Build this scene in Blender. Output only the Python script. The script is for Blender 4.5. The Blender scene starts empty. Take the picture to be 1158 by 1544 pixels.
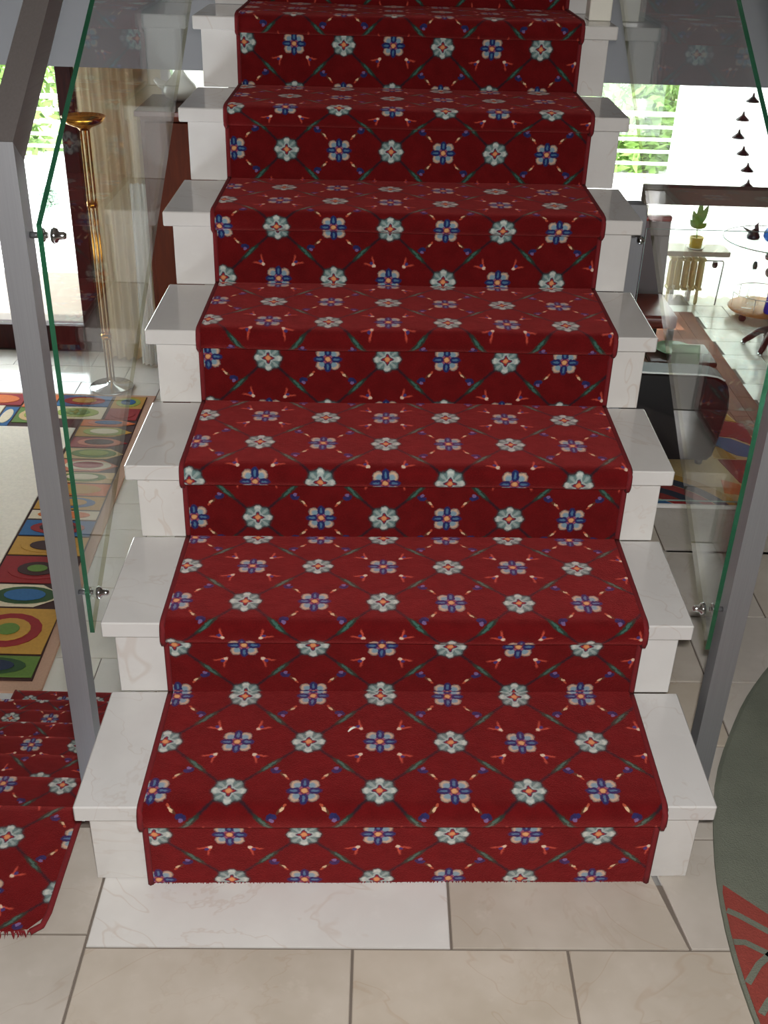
import bpy, bmesh, math, random
from mathutils import Vector, Matrix, noise
random.seed(7)
scene = bpy.context.scene
COL = scene.collection
PI = math.pi

# ------------------------------------------------------------------ camera
cx, cy, cz, YAW, PITCH, ROLL, FPX = -.058, -1.3272, 1.508, .0137, -.5252, .0325, 1640.
f = Vector((math.sin(YAW)*math.cos(PITCH), math.cos(YAW)*math.cos(PITCH), math.sin(PITCH)))
r0 = Vector((math.cos(YAW), -math.sin(YAW), 0)); u0 = r0.cross(f)
rr = r0*math.cos(ROLL)+u0*math.sin(ROLL); uu = -r0*math.sin(ROLL)+u0*math.cos(ROLL)
cam = bpy.data.cameras.new('camera'); cam_o = bpy.data.objects.new('camera', cam); COL.objects.link(cam_o)
M = Matrix((rr, uu, -f)).transposed().to_4x4(); M.translation = (cx, cy, cz); cam_o.matrix_world = M
cam.sensor_fit = 'VERTICAL'; cam.sensor_height = 36; cam.sensor_width = 27; cam.lens = FPX/1544*36
cam.clip_start = .02; cam.clip_end = 200
scene.camera = cam_o

# ------------------------------------------------------------------ world, sun, flash, exposure
w = bpy.data.worlds.new('sky'); scene.world = w; w.use_nodes = True
bg = w.node_tree.nodes['Background']; bg.inputs[0].default_value = (.86, .93, 1, 1); bg.inputs[1].default_value = 13.0
def lamp(name, kind, loc, energy, color=(1, 1, 1), **kw):
    l = bpy.data.lights.new(name, kind); l.energy = energy; l.color = color
    for k, v in kw.items(): setattr(l, k, v)
    o = bpy.data.objects.new(name, l); o.location = loc; COL.objects.link(o); return o
sun = lamp('sun', 'SUN', (0, 0, 10), 14, (1, .96, .88), angle=.01)
sun.rotation_euler = Vector((.06, -.42, -1)).to_track_quat('-Z', 'Y').to_euler()
lamp('camera_flash', 'POINT', (cx+.015, cy, cz+.065), 145, (1, .985, .985), shadow_soft_size=.022)
vs = scene.view_settings; vs.view_transform = 'Standard'; vs.look = 'None'; vs.gamma = 1; vs.use_curve_mapping = False
vs.exposure = 0.0
scene.cycles.transparent_max_bounces = 32
scene.display_settings.display_device = 'sRGB'

# ------------------------------------------------------------------ node helpers
class X:
    """tiny expression wrapper: arithmetic on sockets builds Math nodes"""
    def __init__(s, nt, k): s.nt, s.k = nt, k
    def _m(s, op, *a):
        n = s.nt.nodes.new('ShaderNodeMath'); n.operation = op
        for i, v in enumerate((s,)+a):
            if isinstance(v, X): s.nt.links.new(v.k, n.inputs[i])
            else: n.inputs[i].default_value = v
        return X(s.nt, n.outputs[0])
    def __add__(s, o): return s._m('ADD', o)
    __radd__ = __add__
    def __sub__(s, o): return s._m('SUBTRACT', o)
    def __rsub__(s, o): return (s*-1)+o
    def __mul__(s, o): return s._m('MULTIPLY', o)
    __rmul__ = __mul__
    def __truediv__(s, o): return s._m('DIVIDE', o)
    def abs(s): return s._m('ABSOLUTE')
    def sqrt(s): return s._m('SQRT')
    def round(s): return s._m('FLOOR') if False else (s+.5)._m('FLOOR')
    def floor(s): return s._m('FLOOR')
    def cos(s): return s._m('COSINE')
    def max(s, o): return s._m('MAXIMUM', o)
    def min(s, o): return s._m('MINIMUM', o)
    def mod(s, o): return s._m('FLOORED_MODULO', o)
    def pow(s, o): return s._m('POWER', o)
    def atan2(s, o): return s._m('ARCTAN2', o)
    def clamp(s): return s.max(0.).min(1.)
    def below(s, thr, soft=.02):            # 1 where s < thr
        return ((thr-s)/soft+.5).clamp()

def rgb(h):
    c = [int(h[i:i+2], 16)/255 for i in (0, 2, 4)]
    return tuple(((x+.055)/1.055)**2.4 if x > .04045 else x/12.92 for x in c)+(1,)
def setc(sock, c): sock.default_value = c if len(c) == 4 else tuple(c)+(1,)
def mixc(nt, fac, a, b):
    n = nt.nodes.new('ShaderNodeMix'); n.data_type = 'RGBA'
    for s, v in ((n.inputs[0], fac), (n.inputs[6], a), (n.inputs[7], b)):
        if isinstance(v, X): nt.links.new(v.k, s)
        elif isinstance(v, bpy.types.NodeSocket): nt.links.new(v, s)
        elif isinstance(v, (int, float)): s.default_value = v
        else: setc(s, v)
    return n.outputs[2]
def new_mat(name):
    m = bpy.data.materials.new(name); m.use_nodes = True
    nt = m.node_tree; return m, nt, nt.nodes['Principled BSDF']
def nz(nt, vec, scale, detail=3, rough=.5, dist=0):
    n = nt.nodes.new('ShaderNodeTexNoise'); n.inputs['Scale'].default_value = scale
    n.inputs['Detail'].default_value = detail; n.inputs['Roughness'].default_value = rough
    n.inputs['Distortion'].default_value = dist
    if vec: nt.links.new(vec, n.inputs['Vector'])
    return X(nt, n.outputs[0])
def bump(nt, bsdf, h, strength=.3, dist=.004):
    b = nt.nodes.new('ShaderNodeBump'); b.inputs['Strength'].default_value = strength; b.inputs['Distance'].default_value = dist
    nt.links.new(h.k, b.inputs['Height']); nt.links.new(b.outputs[0], bsdf.inputs['Normal'])
def pos(nt, rnd=0.):
    g = nt.nodes.new('ShaderNodeNewGeometry'); v = g.outputs['Position']
    if rnd:
        oi = nt.nodes.new('ShaderNodeObjectInfo'); a = nt.nodes.new('ShaderNodeVectorMath'); a.operation = 'MULTIPLY_ADD'
        cmb = nt.nodes.new('ShaderNodeCombineXYZ')
        for i in range(3): nt.links.new(oi.outputs['Random'], cmb.inputs[i])
        nt.links.new(cmb.outputs[0], a.inputs[0]); a.inputs[1].default_value = (rnd, rnd*1.7, rnd*.6); nt.links.new(v, a.inputs[2])
        return a.outputs[0], X(nt, oi.outputs['Random'])
    return v, None
def plain(name, col, rough=.5, metal=0., noise_amt=.12, nscale=20, **kw):
    m, nt, b = new_mat(name); c = rgb(col) if isinstance(col, str) else tuple(col)+(1,)
    v, _ = pos(nt); n = nz(nt, v, nscale)
    dark = tuple(x*(1-noise_amt) for x in c[:3])+(1,); light = tuple(min(1, x*(1+noise_amt)) for x in c[:3])+(1,)
    nt.links.new(mixc(nt, n, dark, light), b.inputs['Base Color'])
    b.inputs['Roughness'].default_value = rough; b.inputs['Metallic'].default_value = metal
    for k, val in kw.items(): b.inputs[k.replace('_', ' ')].default_value = val
    return m

def marble(name, base, pale, vein, rough=.16, tint=.1, vs_=1.0):
    m, nt, b = new_mat(name); v, rnd = pos(nt, 23.)
    n1 = nz(nt, v, 5*vs_, 4, .6); n2 = nz(nt, v, 3.2*vs_, 5, .62, .6); n3 = nz(nt, v, 28, 3, .6); n4 = nz(nt, v, 1.6*vs_, 4, .65, 1.2)
    c = mixc(nt, ((n1-.42)*3.2).clamp(), rgb(base), rgb(pale))
    spots = ((n3-.62)*7).clamp()*.5
    c = mixc(nt, spots, c, rgb(pale))
    ridge = (n2-.5).abs().below(.006, .010)*((n4-.45)*5).clamp()
    c = mixc(nt, ridge*.22, c, rgb(vein))
    ridge2 = (n4-.5).abs().below(.003, .004)
    c = mixc(nt, ridge2*.22, c, rgb(vein))
    hsv = nt.nodes.new('ShaderNodeHueSaturation'); nt.links.new(c, hsv.inputs['Color'])
    nt.links.new((rnd*tint*2+(1-tint)).k, hsv.inputs['Value'])
    nt.links.new((rnd*.5+.75).k, hsv.inputs['Saturation'])
    nt.links.new(hsv.outputs[0], b.inputs['Base Color'])
    b.inputs['Roughness'].default_value = rough
    return m

def carpet_mat():
    m, nt, b = new_mat('patterned_red_carpet')
    uvn = nt.nodes.new('ShaderNodeUVMap'); uvn.uv_map = 'UVMap'
    dn = nt.nodes.new('ShaderNodeTexNoise'); dn.inputs['Scale'].default_value = 26; dn.inputs['Detail'].default_value = 1
    nt.links.new(uvn.outputs[0], dn.inputs['Vector'])
    sep0 = nt.nodes.new('ShaderNodeSeparateColor'); nt.links.new(dn.outputs['Color'], sep0.inputs[0])
    sep = nt.nodes.new('ShaderNodeSeparateXYZ'); nt.links.new(uvn.outputs[0], sep.inputs[0])
    u = X(nt, sep.outputs[0])+(X(nt, sep0.outputs[0])-.5)*.035
    v = X(nt, sep.outputs[1])+(X(nt, sep0.outputs[1])-.5)*.035
    a = (u+v)*.5; bb = (u-v)*.5
    da = a-a.round(); db = bb-bb.round()
    xA = (da+db).abs(); sA_v = da-db; yA = sA_v.abs()
    a2 = a-.5; b2 = bb-.5
    ra, rb = a2.round(), b2.round()
    ea, eb = a2-ra, b2-rb
    xB = (ea+eb).abs(); yB = (ea-eb).abs()
    par = (ra-rb).mod(2.)                         # row parity of the blue flower
    evenrow = par.below(.5, .01)
    oddrow = 1-evenrow
    rA = (xA*xA+yA*yA).sqrt(); rB = (xB*xB+yB*yB).sqrt()
    tA = yA.atan2(xA); tB = yB.atan2(xB)
    q = .70710678
    sA = (xA+yA)*q; kA = (xA-yA)*q
    sB = (xB+yB)*q; kB = (xB-yB)*q
    n1 = nz(nt, uvn.outputs[0], 3.0, 3); n2 = nz(nt, uvn.outputs[0], 46, 2)
    red = mixc(nt, ((n1-.35)*2).clamp(), rgb('540a0c'), rgb('671012'))
    red = mixc(nt, ((n2-.3)*1.6).clamp()*.5, red, rgb('741517'))
    c = red
    def lay(mask, col):
        nonlocal c
        c = mixc(nt, mask, c, rgb(col) if isinstance(col, str) else col)
    # stems along the pale-flower diagonals
    stem = kA.abs().below(.022, .03)*(1-rA.below(.2, .02))
    lay(stem*.88, '1e1a22')
    # leaves at the crossings, blue curl beside them
    le = ((sA-.68)*(sA-.68)*24+kA*kA*420)
    lay(le.below(.75, .7)*.9, '23382f')
    le2 = ((sA-.67)*(sA-.67)*70+(kA-.008)*(kA-.008)*1500)
    lay(le2.below(.6, .6)*.8, '3f6a5e')
    hook = ((sB-.60)*(sB-.60)+(kB.abs()-.055)*(kB.abs()-.055)).sqrt()
    curl = ((sB-.585)*(sB-.585)*260+(kB-.03)*(kB-.03)*520)
    lay(curl.below(.9, .6)*evenrow, '23264f')
    curl2 = ((sB-.535)*(sB-.535)*700+(kB-.0)*(kB-.0)*420)
    lay(curl2.below(.8, .5)*evenrow, '262a58')
    curl3 = ((sB-.60)*(sB-.60)*900+(kB+.02)*(kB+.02)*700)
    lay(curl3.below(.8, .6)*evenrow*.7, '7a6c9c')
    bud1 = ((sB-.41)*(sB-.41)*110+(kB+.002)*(kB+.002)*1500)
    lay(bud1.below(.8, .7)*evenrow, '5a3326')
    bud1b = ((sB-.40)*(sB-.40)*420+(kB+.012)*(kB+.012)*2600)
    lay(bud1b.below(.8, .7)*evenrow*.9, 'd8b48e')
    bud1c = ((sB-.34)*(sB-.34)*700+kB*kB*2000)
    lay(bud1c.below(.7, .6)*evenrow*.7, 'c0543c')
    # tulip buds on the odd rows
    tul = ((sB-.40)*(sB-.40)*300+kB*kB*800)
    lay(tul.below(.9, .6)*oddrow, 'c98572')
    tip = (kB.abs()-(sB-.38)*.62).abs().below(.016, .03)*(sB-.46).abs().below(.07, .04)
    lay(tip*oddrow*.85, 'c4503e')
    tulb = ((sB-.45)*(sB-.45)*800+kB*kB*900)
    lay(tulb.below(.8, .5)*oddrow, '3d3468')
    tulc = ((sB-.385)*(sB-.385)*1100+kB*kB*1100)
    lay(tulc.below(.8, .6)*oddrow, 'd2bfa8')
    # pale flower: eight rounded petals, white-tipped star, centre
    pet = (tA*8).cos()*.013
    lay((rA-pet).below(.235, .05), '263236')
    lay((rA-pet).below(.206, .045), '647d7a')
    lay((rA-pet*2.2).below(.180, .06)*((tA*8).cos()*1.5+.1).clamp()*.75, '99a8a2')
    tip4 = (tA*4).cos()
    lay((rA-.155-tip4*.035).abs().below(.030, .04)*((tip4-.1)*1.8).clamp(), 'bfc5bc')
    star = rA*(1+tip4*-.30)
    lay((star-.092).abs().below(.022, .02)*.75, 'afb8b2')
    lay(star.below(.078, .02), '2b2b48')
    lay(star.below(.060, .02), '93292b')
    lay(rA.below(.042, .025), 'd2905f')
    # blue flower: four blue petals on the axes, four cream lobes on the diagonals
    lobe = (tB*4).cos()
    def dot_(s0, rad): return ((sB-s0)*(sB-s0)+kB*kB).sqrt().below(rad, .035)
    pa, pb = xB.max(yB), xB.min(yB)
    def petal(c0, la, lb): return ((pa-c0)*(pa-c0)/(la*la)+pb*pb/(lb*lb)).sqrt()
    lay(dot_(.155, .090), '2a2a44')
    lay(dot_(.160, .076), 'c2a388')
    lay(dot_(.135, .056), '7894a0')
    lay(petal(.125, .112, .060).below(1., .25), '1f2957')
    lay(petal(.135, .060, .020).below(1., .5)*.75, '4f7896')
    lay(rB.below(.092, .02), '232b5c')
    lay((rB-.072).abs().below(.014, .02)*(lobe*-2).clamp()*.8, 'a8606c')
    lay(rB.below(.060, .02), '7a2432')
    lay(rB.below(.042, .025), 'd6a06c')
    nt.links.new(c, b.inputs['Base Color'])
    b.inputs['Roughness'].default_value = .95
    b.inputs['Specular IOR Level'].default_value = .1
    b.inputs['Sheen Weight'].default_value = 1.0
    b.inputs['Sheen Roughness'].default_value = .45
    hs = nt.nodes.new('ShaderNodeHueSaturation'); hs.inputs['Value'].default_value = 2.6; hs.inputs['Saturation'].default_value = .97
    nt.links.new(c, hs.inputs['Color']); nt.links.new(mixc(nt, .45, hs.outputs[0], (.80, .13, .12, 1)), b.inputs['Sheen Tint'])
    vp, _ = pos(nt); h = nz(nt, vp, 520, 2, .7)+nz(nt, vp, 60, 2)*.6
    bump(nt, b, h, .55, .004)
    return m

def pane_mat(name, tint, r0=.04):
    m = bpy.data.materials.new(name); m.use_nodes = True; nt = m.node_tree; nt.nodes.clear()
    out = nt.nodes.new('ShaderNodeOutputMaterial'); mx = nt.nodes.new('ShaderNodeMixShader')
    tr = nt.nodes.new('ShaderNodeBsdfTransparent'); gl = nt.nodes.new('ShaderNodeBsdfGlossy')
    setc(tr.inputs[0], tint); gl.inputs['Roughness'].default_value = 0
    g = nt.nodes.new('ShaderNodeNewGeometry'); d = nt.nodes.new('ShaderNodeVectorMath'); d.operation = 'DOT_PRODUCT'
    nt.links.new(g.outputs['Normal'], d.inputs[0]); nt.links.new(g.outputs['Incoming'], d.inputs[1])
    k = X(nt, d.outputs['Value']).abs().min(1.)
    fr = ((1-k).pow(5.)*(1-r0)+r0)*.8
    nt.links.new(fr.k, mx.inputs[0]); nt.links.new(tr.outputs[0], mx.inputs[1]); nt.links.new(gl.outputs[0], mx.inputs[2])
    nt.links.new(mx.outputs[0], out.inputs[0]); return m

def wood(name, dark, light, scale=(3, 30, 30), rough=.35, spec=.15):
    m, nt, b = new_mat(name); v, rnd = pos(nt, 11.)
    mp = nt.nodes.new('ShaderNodeMapping'); mp.inputs['Scale'].default_value = scale; nt.links.new(v, mp.inputs[0])
    n = nz(nt, mp.outputs[0], 1.5, 4, .6, .4)
    c = mixc(nt, ((n-.3)*2.2).clamp(), rgb(dark), rgb(light))
    nt.links.new(c, b.inputs['Base Color']); b.inputs['Roughness'].default_value = rough; b.inputs['Specular IOR Level'].default_value = spec
    return m

def brushed(name, col, rough, axis):
    m, nt, b = new_mat(name); v, _ = pos(nt)
    mp = nt.nodes.new('ShaderNodeMapping'); mp.inputs['Scale'].default_value = axis; nt.links.new(v, mp.inputs[0])
    n = nz(nt, mp.outputs[0], 1, 3, .7)
    c = rgb(col); nt.links.new(mixc(nt, n, tuple(x*.82 for x in c[:3]), tuple(min(1, x*1.12) for x in c[:3])), b.inputs['Base Color'])
    b.inputs['Metallic'].default_value = .72; b.inputs['Roughness'].default_value = rough
    return m

def sheer(name, col, trans=.5):
    m = bpy.data.materials.new(name); m.use_nodes = True; nt = m.node_tree; nt.nodes.clear()
    out = nt.nodes.new('ShaderNodeOutputMaterial'); mx = nt.nodes.new('ShaderNodeMixShader')
    d = nt.nodes.new('ShaderNodeBsdfDiffuse'); t = nt.nodes.new('ShaderNodeBsdfTranslucent')
    v, _ = pos(nt); mp = nt.nodes.new('ShaderNodeMapping'); mp.inputs['Scale'].default_value = (400, 400, 8); nt.links.new(v, mp.inputs[0])
    n = nz(nt, mp.outputs[0], 1, 2); c = rgb(col)
    cc = mixc(nt, n, tuple(x*.9 for x in c[:3]), tuple(min(1, x*1.05) for x in c[:3]))
    nt.links.new(cc, d.inputs[0]); nt.links.new(cc, t.inputs[0]); mx.inputs[0].default_value = trans
    nt.links.new(d.outputs[0], mx.inputs[1]); nt.links.new(t.outputs[0], mx.inputs[2]); nt.links.new(mx.outputs[0], out.inputs[0])
    return m

MARBLE = marble('cream_marble', 'cecbc6', 'd6d4cf', 'ad9078', .13, .03)
TILE = marble('travertine_tile', 'b1a799', 'c2b9ad', '9c7f66', .3, .05)
LOWTILE = marble('pale_floor_tile', 'dedace', 'e4e0d6', 'cfc8ba', .10, .03)
CARPET = carpet_mat()
BIND = plain('carpet_binding', '6e1016', .9, 0, .25, 200)
GLASS = pane_mat('clear_glass', (.95, .975, .96))
WINGLASS = pane_mat('window_glass', (.97, .98, .98))
GLASSEDGE = plain('green_glass_edge', '1e5a3e', .12, 0, .2, 8, Transmission_Weight=.35)
LOWEDGE = pane_mat('olive_glass_edge', (.62, .60, .42))
CLEARRIM = plain('glass_rim', '8fb0a8', .1, 0, .1, 8)
STEEL = brushed('brushed_steel', 'a6a7aa', .45, (900, 900, 6))
RAILM = brushed('dull_steel_rail', '8f8987', .42, (300, 8, 300))
CHROME = plain('chrome', 'd8dadc', .12, 1, .03)
WHITE = plain('white_paint', 'c9c7c8', .85, 0, .03)
SLABM = plain('grey_slab_paint', '646363', .9, 0, .03)
HALLW = plain('taupe_hall_paint', '857a70', .9, 0, .04)
CREAMW = plain('cream_wall_paint', 'cfc3a8', .9, 0, .04)
GROUT = plain('dark_grout', '6e645a', .9)
CONCRETE = plain('stair_core', '8e867a', .9)
DARKWOOD = wood('dark_red_wood', '210806', '38110b', (30, 30, 3), .55)
CABWOOD = wood('orange_brown_wood', '3d1606', '4e1e09', (25, 25, 3), .7)
CABTOP = wood('cabinet_top_wood', '4a251a', '63352a', (4, 40, 30), .2)
PARQ = wood('brown_parquet', '643420', '8a5336', (14, 2.2, 10), .6)
BRASS = plain('brass', 'c08a35', .22, 1, .1)
CURT = sheer('beige_curtain', 'ecdcbc', .35)
SHEER = sheer('white_sheer', 'f4f4f0', .55)
LEATHER = plain('maroon_leather', '340b0d', .4, 0, .2, 12, Specular_IOR_Level=.3)
BLACKLEATHER = plain('near_black_leather', '0e0708', .45, 0, .2, 12, Specular_IOR_Level=.15)
BLACK = plain('black_enamel', '100c0e', .35)
DARKRED = plain('red_leather', '7c2a20', .3, 0, .15, 15)
RADM = plain('cream_radiator_paint', 'cdbb85', .4, 0, .06)
STONE = plain('sill_stone', 'b3a795', .25, 0, .12, 30)
POTM = plain('yellow_glazed_pot', 'c3a63d', .3)
CERAMIC = plain('white_ceramic', 'e3e0d2', .25, 0, .04)
LEAFM = plain('leaf_green', '5f8a3a', .5, 0, .45, 9)
HEDGE = plain('hedge_leaf', '7d9f4c', .55, 0, .5, 5)
BLUEG = plain('cobalt_glass', '1b2fc4', .08, 0, .1, 8, Transmission_Weight=.4)
SKYG = plain('light_blue_glass', '2f7fe0', .08, 0, .1, 8, Transmission_Weight=.4)
OUTW = plain('white_terrace', 'e8e6e2', .8, 0, .03)
CORK = plain('cart_wood', 'b5793c', .35, 0, .15, 30)
RUGBASE = plain('beige_rug_pile', 'f4e8d4', .95, 0, .12, 60)
RUGEDGE = plain('pinkish_rug_pile', 'c19a80', .95, 0, .15, 120)
ROUNDG = plain('sage_rug_pile', '6c7062', .95, 0, .3, 7)
ROUNDR = plain('brick_rug_pile', '8c3b31', .95, 0, .15, 60)
for mm in (RUGBASE, RUGEDGE, ROUNDG, ROUNDR):
    nt = mm.node_tree; v, _ = pos(nt); bump(nt, nt.nodes['Principled BSDF'], nz(nt, v, 300, 2, .7)+nz(nt, v, 25, 2), .5, .006)

# ------------------------------------------------------------------ mesh helpers
SK = .0316
def skew(p): return (p[0], p[1]+SK*p[0], p[2])
class MB:
    def __init__(s): s.v = []; s.f = []; s.mi = []; s.sm = []
    def add(s, vs, fs, mi=0, sm=False):
        o = len(s.v); s.v += [tuple(p) for p in vs]
        for q in fs: s.f.append(tuple(i+o for i in q)); s.mi.append(mi); s.sm.append(sm)
        return s
    def box(s, x0, x1, y0, y1, z0, z1, b=0., mi=0, fn=None):
        if b <= 0:
            vs = [(x, y, z) for z in (z0, z1) for y in (y0, y1) for x in (x0, x1)]
            fs = [(0, 2, 3, 1), (4, 5, 7, 6), (0, 1, 5, 4), (2, 6, 7, 3), (0, 4, 6, 2), (1, 3, 7, 5)]
        else:
            bm = bmesh.new(); bmesh.ops.create_cube(bm, size=1)
            for q in bm.verts: q.co = ((x0+x1)/2+q.co.x*(x1-x0), (y0+y1)/2+q.co.y*(y1-y0), (z0+z1)/2+q.co.z*(z1-z0))
            bmesh.ops.bevel(bm, geom=bm.edges[:], offset=b, segments=1 if b < .006 else 3, affect='EDGES', profile=.5)
            bm.verts.index_update(); vs = [tuple(q.co) for q in bm.verts]; fs = [tuple(q.index for q in fc.verts) for fc in bm.faces]; bm.free()
        if fn: vs = [fn(p) for p in vs]
        return s.add(vs, fs, mi, b >= .006)
    def prism(s, poly, z0, z1, mi=0, fn=None, b=0.):
        n = len(poly); a = sum(poly[i][0]*poly[(i+1) % n][1]-poly[(i+1) % n][0]*poly[i][1] for i in range(n))
        if a < 0: poly = poly[::-1]
        if b:
            c = (sum(p[0] for p in poly)/n, sum(p[1] for p in poly)/n)
            def ins(p):
                d = math.hypot(p[0]-c[0], p[1]-c[1]) or 1; return (p[0]+(c[0]-p[0])*b*1.4/d, p[1]+(c[1]-p[1])*b*1.4/d)
            top = [ins(p) for p in poly]
            vs = [(x, y, z0) for x, y in poly]+[(x, y, z1-b) for x, y in poly]+[(x, y, z1) for x, y in top]
            fs = [tuple(range(n))[::-1], tuple(range(2*n, 3*n))]+[(k*n+i, k*n+(i+1) % n, (k+1)*n+(i+1) % n, (k+1)*n+i) for k in (0, 1) for i in range(n)]
        else:
            vs = [(x, y, z0) for x, y in poly]+[(x, y, z1) for x, y in poly]
            fs = [tuple(range(n))[::-1], tuple(range(n, 2*n))]+[(i, (i+1) % n, n+(i+1) % n, n+i) for i in range(n)]
        if fn: vs = [fn(p) for p in vs]
        return s.add(vs, fs, mi)
    def extr_x(s, prof, x0, x1, mi=0, fn=None):       # prof: list of (y, z), closed
        n = len(prof); a = sum(prof[i][0]*prof[(i+1) % n][1]-prof[(i+1) % n][0]*prof[i][1] for i in range(n))
        if a < 0: prof = prof[::-1]
        vs = [(x0, y, z) for y, z in prof]+[(x1, y, z) for y, z in prof]
        fs = [tuple(range(n))[::-1], tuple(range(n, 2*n))]+[(i, (i+1) % n, n+(i+1) % n, n+i) for i in range(n)]
        if fn: vs = [fn(p) for p in vs]
        return s.add(vs, fs, mi)
    def lathe(s, prof, c=(0, 0, 0), n=20, mi=0, sm=True, axis='z', sx=1., sy=1.):
        vs = []
        for rad, z in prof:
            for i in range(n):
                t = 2*PI*i/n; p = (rad*math.cos(t)*sx, rad*math.sin(t)*sy, z)
                if axis == 'x': p = (p[2], p[0], p[1])
                elif axis == 'y': p = (p[1], p[2], p[0])
                vs.append((c[0]+p[0], c[1]+p[1], c[2]+p[2]))
        m = len(prof)
        fs = [(k*n+i, k*n+(i+1) % n, (k+1)*n+(i+1) % n, (k+1)*n+i) for k in range(m-1) for i in range(n)]
        s.add(vs, fs, mi, sm)
        caps = []
        if prof[0][0] > 1e-6: caps.append(tuple(range(n))[::-1])
        if prof[-1][0] > 1e-6: caps.append(tuple(range((m-1)*n, m*n)))
        o = len(s.v)-len(vs)
        for q in caps: s.f.append(tuple(i+o for i in q)); s.mi.append(mi); s.sm.append(False)
        return s
    def tube(s, pts, rad, n=8, mi=0, close=False):
        pts = [Vector(p) for p in pts]; R = rad if isinstance(rad, (list, tuple)) else [rad]*len(pts)
        vs = []; N = len(pts)
        for k, p in enumerate(pts):
            if close: t = pts[(k+1) % N]-pts[k-1]
            else: t = pts[min(k+1, N-1)]-pts[max(k-1, 0)]
            t.normalize(); a = Vector((0, 0, 1)) if abs(t.z) < .9 else Vector((1, 0, 0))
            e1 = t.cross(a).normalized(); e2 = t.cross(e1)
            for i in range(n):
                th = 2*PI*i/n; vs.append(p+e1*math.cos(th)*R[k]+e2*math.sin(th)*R[k])
        rng = range(N) if close else range(N-1)
        fs = [(k*n+(i+1) % n, k*n+i, ((k+1) % N)*n+i, ((k+1) % N)*n+(i+1) % n) for k in rng for i in range(n)]
        if not close: fs += [tuple(range(n)), tuple(range((N-1)*n, N*n))[::-1]]
        return s.add(vs, fs, mi, True)
    def build(s, name, mats, parent=None, fix=True):
        me = bpy.data.meshes.new(name); me.from_pydata(s.v, [], s.f)
        for m in (mats if isinstance(mats, (list, tuple)) else [mats]): me.materials.append(m)
        for p, mi, sm in zip(me.polygons, s.mi, s.sm): p.material_index = mi; p.use_smooth = sm
        if fix:
            bm = bmesh.new(); bm.from_mesh(me); bmesh.ops.recalc_face_normals(bm, faces=bm.faces); bm.to_mesh(me); bm.free()
        me.update()
        o = bpy.data.objects.new(name, me); COL.objects.link(o)
        if parent: o.parent = parent; o.matrix_parent_inverse = parent.matrix_basis.inverted()
        return o
def thing(name, loc, label, cat, group=None):
    o = bpy.data.objects.new(name, None); COL.objects.link(o); o.location = loc; o.empty_display_size = .1
    o['label'] = label; o['category'] = cat
    if group: o['group'] = group
    return o
def tag(o, label, cat, group=None):
    o['label'] = label; o['category'] = cat
    if group: o['group'] = group
    return o
def struct(o): o['kind'] = 'structure'; return o
def stuff(o): o['kind'] = 'stuff'; return o
def rel(o, loc):                                       # move the origin of a one-mesh thing to its base
    d = Vector(loc); o.data.transform(Matrix.Translation(-d)); o.location = d; return o

# ------------------------------------------------------------------ dimensions
RUN, H, H1, OV, W, WR = .2751, .17, .1886, .02, .5326, .5153
top = lambda k: H1+(k-1)*H
NST = 9; ZUP = top(NST); LOW = -1.36
FARL, FARR = 5.80, 7.45
SLABY, SLABZ = 2.27, .985

# ------------------------------------------------------------------ the room shell
fl = MB(); fl.box(-4, 5, -4, -.002, -.22, -.004).box(-4, -.54, -.002, .118, -.22, -.004).box(.5, 5, -.002, 1.345, -.22, -.004)
floor = struct(fl.build('floor', GROUT))
def tile(poly, mat, parent, z=0., th=.006, b=.0012):
    return MB().prism(poly, z-th, z, 0, None, b).build('tile', mat, parent)
G = .0022
def trect(x0, x1, y0, y1, mat, parent, z=0., sk=.018, sx0=0., sx1=0.):
    # sx0 / sx1: how far the side joints lean
    P = [(x0+G+sx0, y0+G), (x1-G+sx1, y0+G), (x1-G, y1-G), (x0+G, y1-G)]
    return tile([(x, y+sk*x) for x, y in P], mat, parent, z)
for x0, x1 in ((-.505, -.07), (-.07, .283), (.283, .74), (.74, 1.2)): trect(x0, x1, -.41, -.147, TILE, floor)
for x0, x1 in ((-1.3, -.92), (-.92, -.505)): trect(x0, x1, -.41, -.122, TILE, floor)
trect(-.505, .092, -.147, .03, MARBLE, floor); trect(.092, .452, -.147, .03, TILE, floor, sx1=.035)
trect(.452, .8, -.147, .094, TILE, floor, sx0=.035); trect(.8, 1.3, -.147, .094, TILE, floor)
for x0, x1 in ((-1.4, -.95), (-.95, -.505)): trect(x0, x1, -.122, .112, TILE, floor)
for (ya, yb), js in (((.094, .344), (.5, .95, 1.4)), ((.344, .55), (.45, .694, 1.1, 1.5)), ((.55, .80), (.45, .694, 1.1, 1.5)),
                     ((.80, 1.10), (.45, .9, 1.35, 1.7)), ((1.10, 1.34), (.45, .72, 1.15, 1.6))):
    for x0, x1 in zip(js, js[1:]): trect(x0, x1, ya, yb, TILE, floor, sk=.018 if yb < 1.2 else .0)
struct(MB().box(.555, 4.9, 1.3455, 1.358, -.24, .004, .001).build('trim_1', plain('pale_trim', 'efece6', .3), None))

low = struct(MB().box(-4, 5, 1.0, FARR, LOW-.2, LOW-.0065).build('floor_lower', GROUT)); low.name = 'floor.001'
def lowtiles(xa, xb, ya, yb, w_=.52, d_=.262):
    k = 0; y = ya
    while y < yb:
        x = xa-(w_/2 if k % 2 else 0)
        while x < xb: trect(x, x+w_, y, y+d_, LOWTILE, low, LOW, .01); x += w_
        y += d_; k += 1
lowtiles(-3.0, -.8, 1.82, FARL-.1)
lowtiles(2.45, 4.0, 4.4, FARR-.1)
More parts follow.
